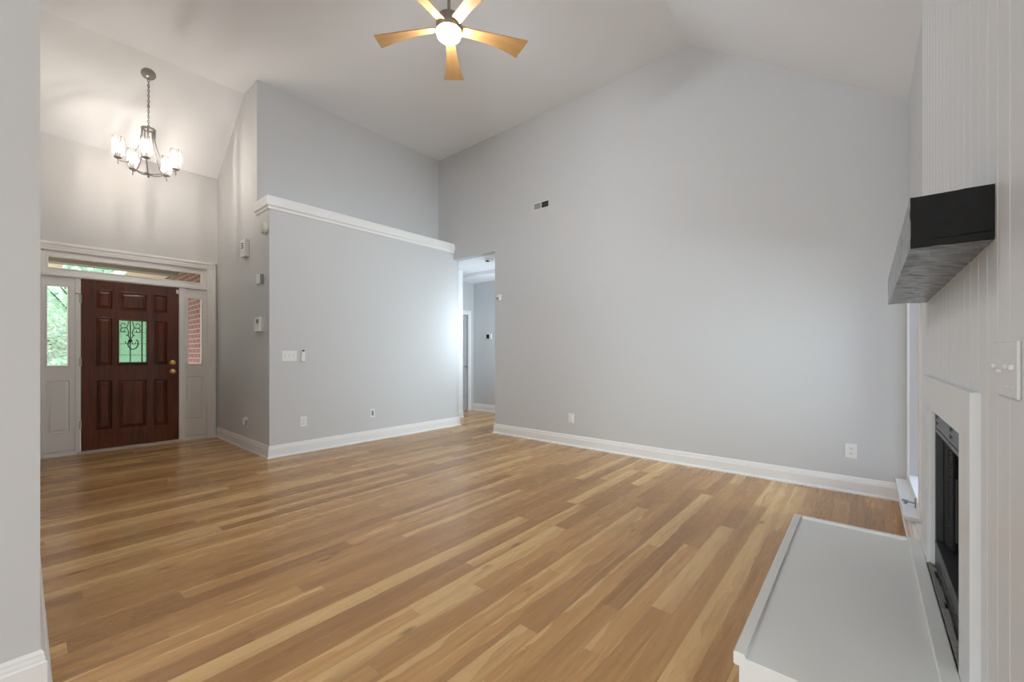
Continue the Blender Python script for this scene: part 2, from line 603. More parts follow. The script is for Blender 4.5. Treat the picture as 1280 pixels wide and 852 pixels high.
def catmull(pts, n=8):
    P = [Vector(p) for p in pts]
    P = [P[0] * 2 - P[1]] + P + [P[-1] * 2 - P[-2]]
    out = []
    for i in range(1, len(P) - 2):
        for k in range(n):
            t = k / n
            a, b, c, d = P[i - 1], P[i], P[i + 1], P[i + 2]
            out.append(0.5 * ((2 * b) + (c - a) * t + (2 * a - 5 * b + 4 * c - d) * t * t + (3 * b - a - 3 * c + d) * t ** 3))
    out.append(P[-2])
    return out

# ------------------------------------------------------------------ key dimensions (metres)
XP, YC, YB, XR, ZC = -5.192, 1.836, 4.625, -5.578, 4.482
XD, ZD, XF, XG = -7.13, 3.704, -5.999, -1.427
XS, ZS = 0.258, 3.23
XO, ZO, ZK, YE = -4.265, 2.738, 2.997, 4.737
XL, YL = -2.25, 0.045
XW = 0.22                      # painted boards of the chimney breast

# ------------------------------------------------------------------ the setting
b = MB().box(-7.28, 6.62, -7.72, 6.5, -0.12, 0.0)
tag(b.build('floor', M['floor']), 'honey brown wood plank floor running through the empty room', 'floor', kind='structure')

roof = [(-7.32, 3.573), (XF, ZC), (XG, ZC), (XS + 0.36, ZS - 0.743 * 0.36), (XS + 0.36, 5.0), (-7.32, 5.0)]
b = MB().prism(roof, -7.72, 4.76, 'y')
tag(b.build('ceiling', M['ceiling']), 'vaulted white ceiling, flat in the middle and sloping at both sides', 'ceiling', kind='structure')
b = MB().box(XS + 0.36, 6.62, -7.72, 1.3, ZS - 0.743 * 0.36, 3.2)
tag(b.build('ceiling', M['ceiling']), 'flat lower ceiling beyond the near end of the chimney wall', 'ceiling', kind='structure')

# front door wall
b = MB()
b.prism([(YL, 0), (YL, 3.75), (YC, 3.75), (YC, 0), (1.715, 0), (1.715, 2.39), (0.14, 2.39), (0.14, 0)], XD - 0.15, XD, 'x')
tag(b.build('wall_front', M['wall']), 'grey foyer wall holding the front door and its sidelights', 'wall', kind='structure')
b = MB().box(XD - 0.15, XR, YC, YC + 0.12, 0, 4.6)
tag(b.build('wall_foyer', M['wall']), 'grey foyer side wall right of the front door', 'wall', kind='structure')
b = MB().box(XR - 0.12, XR, YC + 0.12, YB + 0.01, ZK - 0.02, 4.6)
tag(b.build('wall_recess', M['wall']), 'grey upper wall set back above the plant ledge', 'wall', kind='structure')
b = MB().box(XR, XP, YC, YE, 0, ZK - 0.03)
tag(b.build('wall_partition', M['wall']), 'grey partition wall below the white plant ledge', 'wall', kind='structure')
cut = [(XO, 0), (XS + 0.14, 0), (XS + 0.14, ZS - 0.05), (XG, ZC + 0.06), (XR - 0.12, ZC + 0.06), (XR - 0.12, ZO), (XO, ZO)]
b = MB().prism(cut, YB, YB + 0.12, 'y')
tag(b.build('wall_back', M['wall']), 'large grey gable wall across the back of the room', 'wall', kind='structure')
b = MB().prism([(XL, -7.6), (XL, YL), (XD - 0.15, YL), (XD - 0.15, YL - 0.12), (XL - 0.13, YL - 0.12), (XL - 0.13, -7.6)], 0, 4.6, 'z')
tag(b.build('wall_left', M['wall']), 'grey wall corner at the left edge, close to the viewer', 'wall', kind='structure')

# right wall beyond the chimney, with its window opening
WY0, WY1, WZ0, WZ1 = 3.62, 4.52, 0.19, 2.04
b = MB()
b.box(XS, XS + 0.13, 2.98, WY0, 0, 3.32).box(XS, XS + 0.13, WY1, YB + 0.01, 0, 3.32)
b.box(XS, XS + 0.13, WY0, WY1, 0, WZ0).box(XS, XS + 0.13, WY0, WY1, WZ1, 3.32)
tag(b.build('wall_right', M['wall']), 'narrow grey wall strip between chimney and back wall', 'wall', kind='structure')

# chimney breast: vertical painted boards with V grooves
CY0, CY1 = 1.13, 3.02
def board_poly(y0, y1):
    pts = [(0.9, y0), (XW, y0)]
    k = 0
    y = 1.2856 - 0.1033 * 3
    while y < y1 - 0.01:
        if y > y0 + 0.01:
            pts += [(XW, y - 0.0042), (XW + 0.0055, y), (XW, y + 0.0042)]
        y += 0.1033
    pts += [(XW, y1), (0.9, y1)]
    return pts
b = MB()
b.prism(board_poly(CY0, CY1), 1.0, 3.6, 'z')
b.prism(board_poly(CY0, 1.70), 0, 1.0, 'z')
b.prism(board_poly(2.585, CY1), 0, 1.0, 'z')
b.box(0.235, 0.9, 1.70, 2.585, 0, 0.25)
tag(b.build('wall_fireplace', M['chimney']), 'white vertical board chimney wall around the fireplace', 'wall', kind='structure')

# room shell behind the viewer with its windows
b = MB()
b.prism([(XL - 0.13, 0), (XL - 0.13, 4.6), (6.62, 4.6), (6.62, 0), (1.2, 0), (1.2, 2.72), (-2.15, 2.72), (-2.15, 0)], -7.72, -7.6, 'y')
b.box(-2.15, 1.2, -7.72, -7.6, 0, 0.25)
tag(b.build('wall_rear', M['wall']), 'grey wall behind the viewer with a wide window', 'wall', kind='structure')
b = MB()
b.prism([(-7.6, 0), (-7.6, 3.2), (1.3, 3.2), (1.3, 0), (-2.2, 0), (-2.2, 2.42), (-5.6, 2.42), (-5.6, 0)], 6.5, 6.62, 'x')
b.box(6.5, 6.62, -5.6, -2.2, 0, 0.25)
b.box(0.9, 6.5, 1.13, 1.25, 0, 3.2)
tag(b.build('wall_side', M['wall']), 'grey wall of the breakfast side behind the viewer', 'wall', kind='structure')

# hallway beyond the opening
b = MB().box(XO, XO + 0.12, YB + 0.12, 6.35, 0, 2.9)
tag(b.build('wall_hall_right', M['wall']), 'grey right side wall of the hallway', 'wall', kind='structure')
b = MB().box(-7.5, XO + 0.12, 6.219, 6.34, 0, 2.9)
tag(b.build('wall_hall_end', M['wall']), 'grey end wall of the hallway with a small control', 'wall', kind='structure')
b = MB().box(-5.886, -5.766, YB + 0.12, 5.365, 0, 2.9).box(-6.47, -5.886, 5.245, 5.365, 0, 2.9)
tag(b.build('wall_hall_left', M['trim']), 'white wall corner just behind the partition end in the hallway', 'wall', kind='structure')
b = MB().box(-6.47, -6.35, 6.12, 6.219, 0, 2.9).box(-6.47, -6.35, 5.365, 6.12, 2.06, 2.9)
tag(b.build('wall_hall_door', M['wall']), 'grey hallway wall around the bedroom doorway', 'wall', kind='structure')
b = MB().box(-6.6, XO + 0.12, YB + 0.12, 5.62, ZO, 2.95).box(-7.5, XO + 0.12, 5.62, 6.34, 2.675, 2.95)
tag(b.build('ceiling_hall', M['ceiling']), 'white hallway ceiling with a shallow drop', 'ceiling', kind='structure')

# baseboards
BASE = [(0, 0), (0.030, 0), (0.030, 0.008), (0.025, 0.018), (0.017, 0.022), (0.017, 0.098), (0.013, 0.104), (0.013, 0.112), (0.010, 0.124), (0.010, 0.131), (0.004, 0.142), (0, 0.142)]
def baseboard(name, runs, label):
    b = MB()
    for r in runs:
        b.run(*r)
    return tag(b.build(name, M['trim']), label, 'baseboard', kind='structure')
baseboard('baseboard_partition', [((XP, YC), (XP, YE), (1, 0), BASE, 1, 1)], 'white baseboard along the foot of the grey partition')
baseboard('baseboard_foyer', [((XD, YC), (XP, YC), (0, -1), BASE, 0, 1)], 'white baseboard along the foyer side wall')
baseboard('baseboard_back', [((XO, YB), (XS, YB), (0, -1), BASE, 1, 0)], 'white baseboard along the foot of the large back wall')
baseboard('baseboard_left', [((XL, -7.6), (XL, YL), (1, 0), BASE, 0, 1), ((XD, YL), (XL, YL), (0, 1), BASE, 0, 1)], 'white baseboard wrapping the near left wall corner')
baseboard('baseboard_hall', [((-6.35, 6.219), (XO, 6.219), (0, -1), BASE, 0, 0), ((-5.766, 4.745), (-5.766, 5.365), (1, 0), BASE, 0, 0)], 'white baseboard at the end of the hallway')
BODY = [(0, 0), (0.058, 0), (0.058, 0.008), (0.051, 0.016), (0.051, 0.10), (0.045, 0.112), (0.045, 0.135), (0.030, 0.150), (0.030, 0.164), (0, 0.164)]
baseboard('baseboard_window', [((XS, YB), (XS, 3.0), (-1, 0), BODY, 0, 0)], 'white base panel below the low window sill')

# white ledge cap on the partition
CAP = [(0, 2.848), (0.006, 2.848), (0.012, 2.853), (0.012, 2.872), (0.020, 2.886), (0.030, 2.892), (0.030, 2.985), (0.026, ZK), (0, ZK)]
b = MB().run((XP, YC), (XP, YB), (1, 0), CAP, 1, 0).run((XR - 0.01, YC), (XP, YC), (0, -1), CAP, 0, 1)
b.box(XR, XP + 0.005, YC - 0.005, YB, ZK - 0.04, ZK - 0.002)
tag(b.build('trim_1', M['trim']), 'white crown ledge capping the grey partition', 'trim', kind='structure')

# ------------------------------------------------------------------ front door unit
def panel_face(mb, x, cuts, y0, y1, z0, z1, raised=True, depth=0.014, mold=0.014, openings=()):
    """door skin facing +X: flat stiles and rails with recessed raised panels; cells listed in openings stay open"""
    ys = sorted(set([y0, y1] + [c[0] for c in cuts] + [c[1] for c in cuts]))
    zs = sorted(set([z0, z1] + [c[2] for c in cuts] + [c[3] for c in cuts]))
    for a, bq in zip(ys, ys[1:]):
        for c, d in zip(zs, zs[1:]):
            my, mz = (a + bq) / 2, (c + d) / 2
            if any(q[0] < my < q[1] and q[2] < mz < q[3] for q in cuts):
                continue
            mb.face([(x, a, c), (x, bq, c), (x, bq, d), (x, a, d)])
    def ring(r0, d0, r1, d1):
        A = [(x - d0, r0[0], r0[2]), (x - d0, r0[1], r0[2]), (x - d0, r0[1], r0[3]), (x - d0, r0[0], r0[3])]
        B = [(x - d1, r1[0], r1[2]), (x - d1, r1[1], r1[2]), (x - d1, r1[1], r1[3]), (x - d1, r1[0], r1[3])]
        for i in range(4):
            j = (i + 1) % 4
            mb.face([A[i], A[j], B[j], B[i]])
        return B
    def ins(r, t):
        return (r[0] + t, r[1] - t, r[2] + t, r[3] - t)
    for c in cuts:
        if c in openings:
            ring(c, 0, ins(c, 0.006), -0.006); ring(ins(c, 0.006), -0.006, ins(c, 0.014), -0.006); ring(ins(c, 0.014), -0.006, ins(c, 0.02), 0.02)
            continue
        r1 = ins(c, mold); ring(c, 0, ins(c, mold * 0.4), -0.003); ring(ins(c, mold * 0.4), -0.003, r1, depth)
        if raised:
            r2 = ins(r1, 0.006); ring(r1, depth, r2, depth)
            r3 = ins(r2, 0.022); Bq = ring(r2, depth, r3, 0.003)
        else:
            Bq = ring(r1, depth, ins(r1, 0.001), depth)
        mb.face(Bq)

DY0, DY1, DZ0, DZ1 = 0.465, 1.391, 0.034, 2.084
d1 = thing('door_1', (XD, 0.928, 0.0), 'dark mahogany front door with a small scrollwork window', 'door', kind='structure')
glass_cut = (0.782, 1.075, 1.042, 1.630)
cuts = [(0.594, 0.738, 1.745, 1.976), (0.803, 1.061, 1.740, 1.970), (1.126, 1.270, 1.728, 1.968),
        (0.594, 0.738, 1.050, 1.640), glass_cut, (1.138, 1.272, 1.050, 1.628),
        (0.594, 0.738, 0.262, 0.872), (0.797, 1.060, 0.262, 0.866), (1.126, 1.272, 0.252, 0.858)]
b = MB()
panel_face(b, XD, cuts, DY0, DY1, DZ0, DZ1, openings=(glass_cut,))
# edges and back skin around the glazed opening
for (a, c, e, f) in ((DY0, glass_cut[0], DZ0, DZ1), (glass_cut[1], DY1, DZ0, DZ1), (glass_cut[0], glass_cut[1], DZ0, glass_cut[2]), (glass_cut[0], glass_cut[1], glass_cut[3], DZ1)):
    b.box(XD - 0.045, XD - 0.018, a, c, e, f)
b.box(XD - 0.045, XD - 0.001, DY0, DY0 + 0.012, DZ0, DZ1).box(XD - 0.045, XD - 0.001, DY1 - 0.012, DY1, DZ0, DZ1)
b.box(XD - 0.045, XD - 0.001, DY0, DY1, DZ1 - 0.012, DZ1)
b.build('door_leaf', M['mahogany'], d1)
gy0, gy1, gz0, gz1 = 0.794, 1.066, 1.054, 1.620
o = MB().box(XD - 0.030, XD - 0.024, gy0 - 0.008, gy1 + 0.008, gz0 - 0.008, gz1 + 0.008).build('glass_pane', M['obscure'], d1)
o['label'] = 'pale green obscure glass'
# wrought iron scrolls behind the glass
b = MB()
gx = XD - 0.018
gw, gh = gy1 - gy0, gz1 - gz0
def G(s, t):                       # s across 0..1, t down 0..1
    return (gx, gy0 + s * gw, gz1 - t * gh)
def rod(path, r=0.0045):
    b.tube([G(*p) for p in path], r, 6)
rod([(0.405, 0.0), (0.405, 0.97)], 0.006)
rod([(0.82, 0.0), (0.82, 0.97)], 0.007)
for t in (0.27, 0.53, 0.785):
    rod([(0.0, t), (1.0, t)], 0.0022)
rod([(0.0, 0.965), (1.0, 0.965)], 0.014)
def spiral(cx, cy, r0, r1, a0, a1, n=22):
    asp = gh / gw
    return [(cx + (r0 + (r1 - r0) * i / n) * math.cos(a0 + (a1 - a0) * i / n), cy + (r0 + (r1 - r0) * i / n) * math.sin(a0 + (a1 - a0) * i / n) / asp) for i in range(n + 1)]
def smooth2(path):
    return [(p.x, p.y) for p in catmull([(q[0], q[1], 0) for q in path], 6)]
for sgn, ax in ((-1, 0.33), (1, 0.50)):
    f = lambda s: ax + sgn * s
    # upper C-scrolls
    rod(smooth2([(f(-0.02), 0.02), (f(0.0), 0.08), (f(0.05), 0.155), (f(0.2), 0.175), (f(0.255), 0.125), (f(0.2), 0.075), (f(0.12), 0.085), (f(0.11), 0.115)]))
    rod(smooth2([(f(0.05), 0.178), (f(0.2), 0.18), (f(0.26), 0.225), (f(0.2), 0.27), (f(0.12), 0.255), (f(0.125), 0.225)]))
    rod(smooth2([(f(0.05), 0.17), (f(0.0), 0.23), (f(-0.02), 0.30), (f(0.03), 0.345), (f(0.08), 0.335)]))
    rod(smooth2([(f(0.0), 0.30), (f(-0.01), 0.36), (f(-0.06), 0.41)]))
rod(smooth2([(0.40, 0.42), (0.34, 0.48), (0.33, 0.56), (0.40, 0.635), (0.52, 0.65), (0.63, 0.61), (0.68, 0.53), (0.66, 0.46), (0.60, 0.44)]), 0.006)
rod(smooth2([(0.40, 0.50), (0.30, 0.525), (0.24, 0.51), (0.24, 0.47)]))
rod(smooth2([(0.46, 0.50), (0.52, 0.535), (0.58, 0.525), (0.60, 0.49)]))
b.sphere(G(0.41, 0.46), 0.020, 0.5, 1, 1.2)
b.build('iron_scrollwork', M['iron'], d1)
# lever hardware
b = MB().lathe([(0.0, 0.0), (0.034, 0.0), (0.034, 0.006), (0.028, 0.012), (0.022, 0.018), (0.022, 0.024), (0.0, 0.026)], (XD, 1.326, 1.074), (1, 0, 0), 24)
b.box(XD + 0.02, XD + 0.034, 1.322, 1.330, 1.058, 1.090, 0.003)
b.build('deadbolt', M['brass'], d1, True)
b = MB().lathe([(0.0, 0.0), (0.034, 0.0), (0.034, 0.005), (0.014, 0.012), (0.012, 0.026), (0.024, 0.034), (0.030, 0.044), (0.027, 0.056), (0.014, 0.061), (0.0, 0.061)], (XD, 1.328, 0.955), (1, 0, 0), 24)
b.build('door_knob', M['brass'], d1, True)
for z in (1.850, 1.098, 0.346):
    b = MB().tube([(XD + 0.006, 0.457, z - 0.05), (XD + 0.006, 0.457, z + 0.05)], 0.008, 10)
    b.box(XD - 0.002, XD + 0.003, 0.444, 0.470, z - 0.05, z + 0.05)
    b.build('hinge', M['steel'], d1)
b = MB().tube([(XD + 0.012, 0.462, 1.905), (XD + 0.03, 0.425, 1.905)], 0.005, 8).sphere((XD + 0.03, 0.425, 1.905), 0.008)
b.build('hinge_stop', M['grey_plastic'], d1)
b = MB().box(XD, XD + 0.018, 1.362, 1.390, 2.006, 2.060, 0.003)
b.build('alarm_contact', M['plastic'], d1)['label'] = 'white alarm contact'
b = MB().box(XD - 0.12, XD + 0.045, 0.44, 1.43, 0.0, 0.030, 0.006)
tag(b.build('threshold', M['tan']), 'tan threshold strip under the mahogany front door', 'threshold')

# casing, jambs, mullions and transom bar round the door
def stepped(mb, x, y0, y1, z0, z1, t=0.02):
    mb.box(XD - 0.0, XD + t, y0, y1, z0, z1, 0.003)
b = MB()
b.box(XD - 0.002, XD + 0.020, 0.062, 0.150, 0, 2.392, 0.003).box(XD - 0.002, XD + 0.030, 0.052, 0.085, 0, 2.475, 0.004)
b.box(XD - 0.002, XD + 0.020, 1.708, 1.80, 0, 2.392, 0.003).box(XD - 0.002, XD + 0.030, 1.778, 1.809, 0, 2.475, 0.004)
b.box(XD - 0.002, XD + 0.020, 0.062, 1.80, 2.386, 2.47, 0.003).box(XD - 0.002, XD + 0.030, 0.052, 1.809, 2.448, 2.480, 0.004)
b.box(XD - 0.002, XD + 0.024, 0.085, 1.778, 2.415, 2.423, 0.003)
tag(b.build('trim_2', M['trim']), 'wide white casing around the front door, sidelights and transom', 'trim', kind='structure')
b = MB()
b.box(XD - 0.14, XD - 0.004, 0.14, 0.165, 0, 2.40).box(XD - 0.14, XD - 0.004, 1.69, 1.716, 0, 2.40)
b.box(XD - 0.14, XD - 0.004, 0.14, 1.716, 2.375, 2.392)
for (a, c) in ((0.417, 0.461), (1.395, 1.458)):
    b.box(XD - 0.12, XD + 0.006, a, c, 0, 2.10, 0.004)
b.box(XD - 0.12, XD + 0.002, 0.15, 1.71, 2.088, 2.150, 0.004)
b.box(XD - 0.002, XD + 0.022, 0.152, 1.706, 2.092, 2.126, 0.006)
tag(b.build('trim_3', M['trim']), 'white jambs, mullions and transom bar between door and sidelights', 'trim', kind='structure')

def sidelight(name, y0, y1, lite, panel, label):
    w = thing(name, (XD, (y0 + y1) / 2, 0), label, 'window', kind='structure')
    x = XD - 0.006
    mb = MB()
    panel_face(mb, x, [lite, panel], y0, y1, 0.06, 2.09, raised=True, depth=0.010, mold=0.012, openings=(lite,))
    for (a, c, e, f) in ((y0, lite[0], 0.0, 2.09), (lite[1], y1, 0.0, 2.09), (lite[0], lite[1], 0.0, lite[2]), (lite[0], lite[1], lite[3], 2.09)):
        mb.box(x - 0.05, x - 0.016, a, c, e, f)
    mb.build('window_frame', M['trim'], w)
    MB().box(x - 0.004, x + 0.012, y0, y1, 0.0, 0.052, 0.004).box(x - 0.004, x + 0.02, y0, y1, 0.0, 0.016, 0.004).build('base_moulding', M['trim'], w)
    MB().box(x - 0.034, x - 0.028, lite[0] - 0.004, lite[1] + 0.004, lite[2] - 0.004, lite[3] + 0.004).build('pane', M['pane'], w)
sidelight('window_2', 0.163, 0.419, (0.178, 0.372, 1.040, 1.992), (0.184, 0.378, 0.272, 0.890), 'white framed left sidelight with trees outside')
sidelight('window_3', 1.456, 1.692, (1.482, 1.660, 1.036, 1.980), (1.476, 1.676, 0.268, 0.886), 'white framed right sidelight with brick outside')
w4 = thing('window_4', (XD, 0.93, 2.1), 'long narrow transom window above the front door', 'window', kind='structure')
b = MB()
tr = (0.186, 1.660, 2.172, 2.330)
panel_face(b, XD - 0.006, [tr], 0.163, 1.692, 2.126, 2.38, openings=(tr,))
b.build('window_frame', M['trim'], w4)
MB().box(XD - 0.04, XD - 0.034, 0.18, 1.666, 2.166, 2.336).build('pane', M['pane'], w4)

# ------------------------------------------------------------------ casement window beside the chimney
w1 = thing('window_1', (XS, 4.07, WZ0), 'tall casement window hidden behind the chimney edge', 'window', kind='structure')
b = MB()
b.box(XS + 0.075, XS + 0.125, WY0, WY0 + 0.05, WZ0, WZ1, 0.004).box(XS + 0.075, XS + 0.125, WY1 - 0.05, WY1, WZ0, WZ1, 0.004)
b.box(XS + 0.075, XS + 0.125, WY0, WY1, WZ1 - 0.05, WZ1, 0.004).box(XS + 0.075, XS + 0.125, WY0, WY1, WZ0, WZ0 + 0.07, 0.004)
b.build('window_frame', M['trim'], w1)
b = MB()
b.box(XS - 0.012, XS + 0.004, WY1, YB - 0.012, WZ0, WZ1 + 0.06, 0.003).box(XS - 0.012, XS + 0.004, WY0 - 0.085, WY0, WZ0, WZ1 + 0.06, 0.003).box(XS - 0.012, XS + 0.004, WY0 - 0.085, YB - 0.012, WZ1, WZ1 + 0.06, 0.003)
b.box(XS - 0.010, XS + 0.08, WY0, WY1, WZ0, WZ0 + 0.055, 0.004)
b.build('window_casing', M['trim'], w1)
MB().box(0.178, XS + 0.08, 3.555, 4.59, 0.166, 0.190, 0.004).build('window_sill', M['trim'], w1)
MB().box(XS + 0.095, XS + 0.100, WY0 + 0.04, WY1 - 0.04, WZ0 + 0.06, WZ1 - 0.04).build('pane', M['pane'], w1)
ck = MB().box(XS - 0.016, XS - 0.006, 3.785, 3.815, 0.172 + 0.012, 0.252, 0.003)
cko = ck.build('crank_base', M['grey_plastic'], w1)
b = MB().tube([(XS - 0.014, 3.80, 0.216), (XS - 0.055, 3.80, 0.218)], 0.0055, 10)
b.tube([(XS - 0.055, 3.80, 0.228), (XS - 0.062, 3.80, 0.203)], 0.009, 10).tube([(XS - 0.060, 3.80, 0.222), (XS - 0.078, 3.80, 0.226)], [0.010, 0.007], 10)
b.build('crank_handle', M['grey_plastic'], cko)['label'] = 'grey crank handle'

# windows behind the viewer
def rear_window(name, loc, axis, label):
    w = thing(name, loc, label, 'window', kind='structure')
    f = MB(); p = MB()
    if axis == 'y':
        y0, y1 = -7.68, -7.63
        for a in (-2.15, -0.5, 1.15):
            f.box(a, a + 0.05, y0, y1, 0.25, 2.72)
        f.box(-2.15, 1.2, y0, y1, 0.25, 0.31).box(-2.15, 1.2, y0, y1, 2.66, 2.72)
        p.box(-2.13, 1.18, -7.66, -7.655, 0.28, 2.70)
    else:
        x0, x1 = 6.54, 6.59
        for a in (-5.6, -3.925, -2.25):
            f.box(x0, x1, a, a + 0.05, 0.25, 2.42)
        f.box(x0, x1, -5.6, -2.2, 0.25, 0.31).box(x0, x1, -5.6, -2.2, 2.36, 2.42)
        p.box(6.563, 6.568, -5.58, -2.22, 0.28, 2.40)
    f.build('window_frame', M['trim'], w); p.build('pane', M['pane'], w)
rear_window('window_5', (-0.5, -7.66, 0.25), 'y', 'wide white framed window behind the viewer')
rear_window('window_6', (6.57, -3.9, 0.25), 'x', 'wide white framed window of the breakfast side')

# ------------------------------------------------------------------ hallway door
d2 = thing('door_2', (-6.35, 5.8, 0), 'pale grey interior door in white casing down the hallway', 'door', kind='structure')
b = MB().prism([(6.052, 0), (6.135, 0), (6.135, 2.09), (5.37, 2.09), (5.37, 2.0), (6.052, 2.0)], -6.352, -6.335, 'x').box(-6.47, -6.353, 6.085, 6.12, 0, 2.05)
b.build('door_casing', M['trim'], d2)
b = MB()
panel_face(b, -6.40, [(5.46, 5.70, 0.25, 0.95), (5.80, 6.0, 0.25, 0.95), (5.46, 5.70, 1.1, 1.9), (5.80, 6.0, 1.1, 1.9)], 5.37, 6.085, 0.01, 2.02)
b.box(-6.44, -6.42, 5.37, 6.085, 0.01, 2.02)
b.build('door_leaf', M['grey_door'], d2)
MB().lathe([(0, 0), (0.026, 0), (0.026, 0.005), (0.010, 0.01), (0.010, 0.03), (0.025, 0.04), (0.026, 0.052), (0.0, 0.06)], (-6.40, 6.035, 0.93), (1, 0, 0), 18).build('door_knob', M['steel'], d2, True)

# ------------------------------------------------------------------ fireplace
fp = thing('fireplace', (0.2, 2.15, 0.29), 'white framed fireplace opening with a black metal firebox', 'fireplace')
FX = 0.200
b = MB()
b.prism([(1.564, 0.285), (1.564, 1.10), (2.75, 1.10), (2.75, 0.285), (2.565, 0.285), (2.565, 0.972), (1.725, 0.972), (1.725, 0.285)], FX, XW + 0.01, 'x')
b.build('surround', M['chimney'], fp)
b = MB()   # painted reveal behind the surround
b.prism([(1.69, 0.285), (1.69, 1.005), (2.59, 1.005), (2.59, 0.285), (2.556, 0.285), (2.556, 0.978), (1.728, 0.978), (1.728, 0.285)], FX + 0.012, 0.240, 'x')
b.build('reveal', M['trim'], fp)
# black metal box open to the room
b = MB()
x0, x1 = 0.232, 0.72
b.box(x1, x1 + 0.02, 1.80, 2.48, 0.29, 1.0)
for (ya, yb) in ((1.72, 1.80), (2.56, 2.48)):
    b.face([(x0, ya, 0.29), (x1, yb, 0.29), (x1, yb, 1.0), (x0, ya, 1.0)])
b.box(x0, x1, 1.72, 2.56, 0.975, 0.99).box(x0 + 0.02, x1, 1.72, 2.56, 0.35, 0.372)
b.box(0.226, 0.25, 2.522, 2.556, 0.29, 0.97, 0.002).box(0.226, 0.25, 1.727, 1.757, 0.29, 0.97, 0.002)
b.build('firebox', M['blackmetal'], fp)
b = MB()   # louvred strip at the top
b.box(0.224, 0.232, 1.757, 2.522, 0.868, 0.884, 0.001).box(0.224, 0.232, 1.757, 2.522, 0.962, 0.972, 0.001)
for y in (1.757, 2.13, 2.508):
    b.box(0.224, 0.232, y, y + 0.014, 0.868, 0.972)
for z in (0.892, 0.918, 0.944):
    b.prism([(0.222, z), (0.226, z), (0.238, z + 0.016), (0.234, z + 0.016)], 1.757, 2.522, 'y')
b.build('louver', M['louver'], fp)
b = MB()   # closed lower panel
b.box(0.226, 0.24, 1.757, 2.522, 0.296, 0.395, 0.003).box(0.222, 0.29, 1.757, 2.522, 0.395, 0.407, 0.003)
for y in (1.9, 2.05, 2.2, 2.35):
    b.box(0.224, 0.227, y, y + 0.10, 0.33, 0.338)
b.build('lower_panel', M['blackmetal'], fp)
b = MB()   # mesh curtains gathered at both sides on a rod
for (ya, yb) in ((1.77, 1.98), (2.40, 2.515)):
    b = MB()
    n = 40
    prev = None
    for i in range(n + 1):
        y = ya + (yb - ya) * i / n
        x = 0.262 + 0.012 * math.sin(i * 1.25)
        if prev:
            b.face([(prev[0], prev[1], 0.41), (x, y, 0.41), (x, y, 0.865), (prev[0], prev[1], 0.865)])
        prev = (x, y)
    b.build('mesh_curtain', M['screen'], fp)
MB().tube([(0.262, 1.757, 0.862), (0.262, 2.522, 0.862)], 0.004, 8).build('curtain_rod', M['louver'], fp)
for y in (2.395, 2.33):
    MB().tube([(0.275, y, 0.45), (0.275, y, 0.70 if y > 2.35 else 0.78)], 0.006, 8).build('curtain_pull', M['blackmetal'], fp)
# log grate
b = MB()
for y in (1.92, 2.04, 2.16, 2.28, 2.40):
    b.tube([(0.36, y, 0.50), (0.37, y, 0.43), (0.60, y, 0.43), (0.64, y, 0.50)], 0.008, 6)
b.tube([(0.45, 1.88, 0.425), (0.45, 2.44, 0.425)], 0.008, 6).tube([(0.56, 1.88, 0.425), (0.56, 2.44, 0.425)], 0.008, 6)
for y in (1.92, 2.40):
    for x in (0.45, 0.56):
        b.tube([(x, y, 0.425), (x, y, 0.372)], 0.008, 6)
b.build('log_grate', M['blackmetal'], fp)
b = MB()
rnd = random.Random(3)
y = 1.73
while y < 2.55:
    l = rnd.uniform(0.03, 0.09)
    b.box(0.203, 0.215 + rnd.uniform(0, 0.010), y, min(y + l, 2.555), 0.285, 0.290 + rnd.uniform(0.001, 0.006), 0.002)
    y += l
b.build('grout_bed', M['grout'], fp)['label'] = 'broken grey grout'

# hearth
hr = thing('hearth', (-0.05, 2.13, 0.0), 'raised white painted hearth slab in front of the fireplace', 'hearth')
b = MB().box(-0.298, 0.2, 1.428, 2.832, 0.0, 0.256)
b.build('base', M['hearth'], hr)
b = MB()
b.prism([(-0.311, 0.253), (-0.308, 0.250), (0.2, 0.250), (0.2, 0.279), (-0.277, 0.279), (-0.280, 0.290), (-0.307, 0.291), (-0.311, 0.287)], 1.415, 2.845, 'y')
b.build('slab', M['hearth'], hr)
MB().box(-0.2765, 0.154, 2.812, 2.844, 0.2785, 0.291, 0.004).build('raised_rim', M['trim'], hr)
MB().box(0.155, 0.2, 1.416, 2.844, 0.2785, 0.291, 0.004).build('wall_strip', M['hearth'], hr)

# mantel beam
mt = thing('mantel_shelf', (XW, 2.1, 1.45), 'black rough sawn mantel beam jutting from the white board wall', 'mantel')
b = bmesh.new()
MX0 = 0.082
nY, nX, nZ = 40, 6, 6
def mz(y, k):     # underside / top follow the rustic beam
    zb = 1.4565 + (1.4425 - 1.4565) * (y - 1.418) / 1.375
    return zb + k * 0.125
rr = random.Random(11)
sections = []
for i in range(nY + 1):
    y = 1.418 + 1.375 * i / nY
    j = lambda a=0.0016: rr.uniform(-a, a)
    sec = []
    for q in range(nX + 1): sec.append((MX0 + (XW - MX0) * q / nX, y, mz(y, 0) + j()))
    for q in range(1, nZ): sec.append((XW, y, mz(y, q / nZ)))
    for q in range(nX, -1, -1): sec.append((MX0 + (XW - MX0) * q / nX, y, mz(y, 1) + j()))
    for q in range(nZ - 1, 0, -1): sec.append((MX0 + j(), y, mz(y, q / nZ)))
    sections.append([b.verts.new(p) for p in sec])
for A, B in zip(sections, sections[1:]):
    n = len(A)
    for i in range(n):
        b.faces.new((A[i], A[(i + 1) % n], B[(i + 1) % n], B[i]))
b.faces.new(sections[0]); b.faces.new(sections[-1])
bmesh.ops.recalc_face_normals(b, faces=list(b.faces))
m_ = MB(); m_.merge(b)
m_.build('beam', M['beam'], mt)
b = MB()
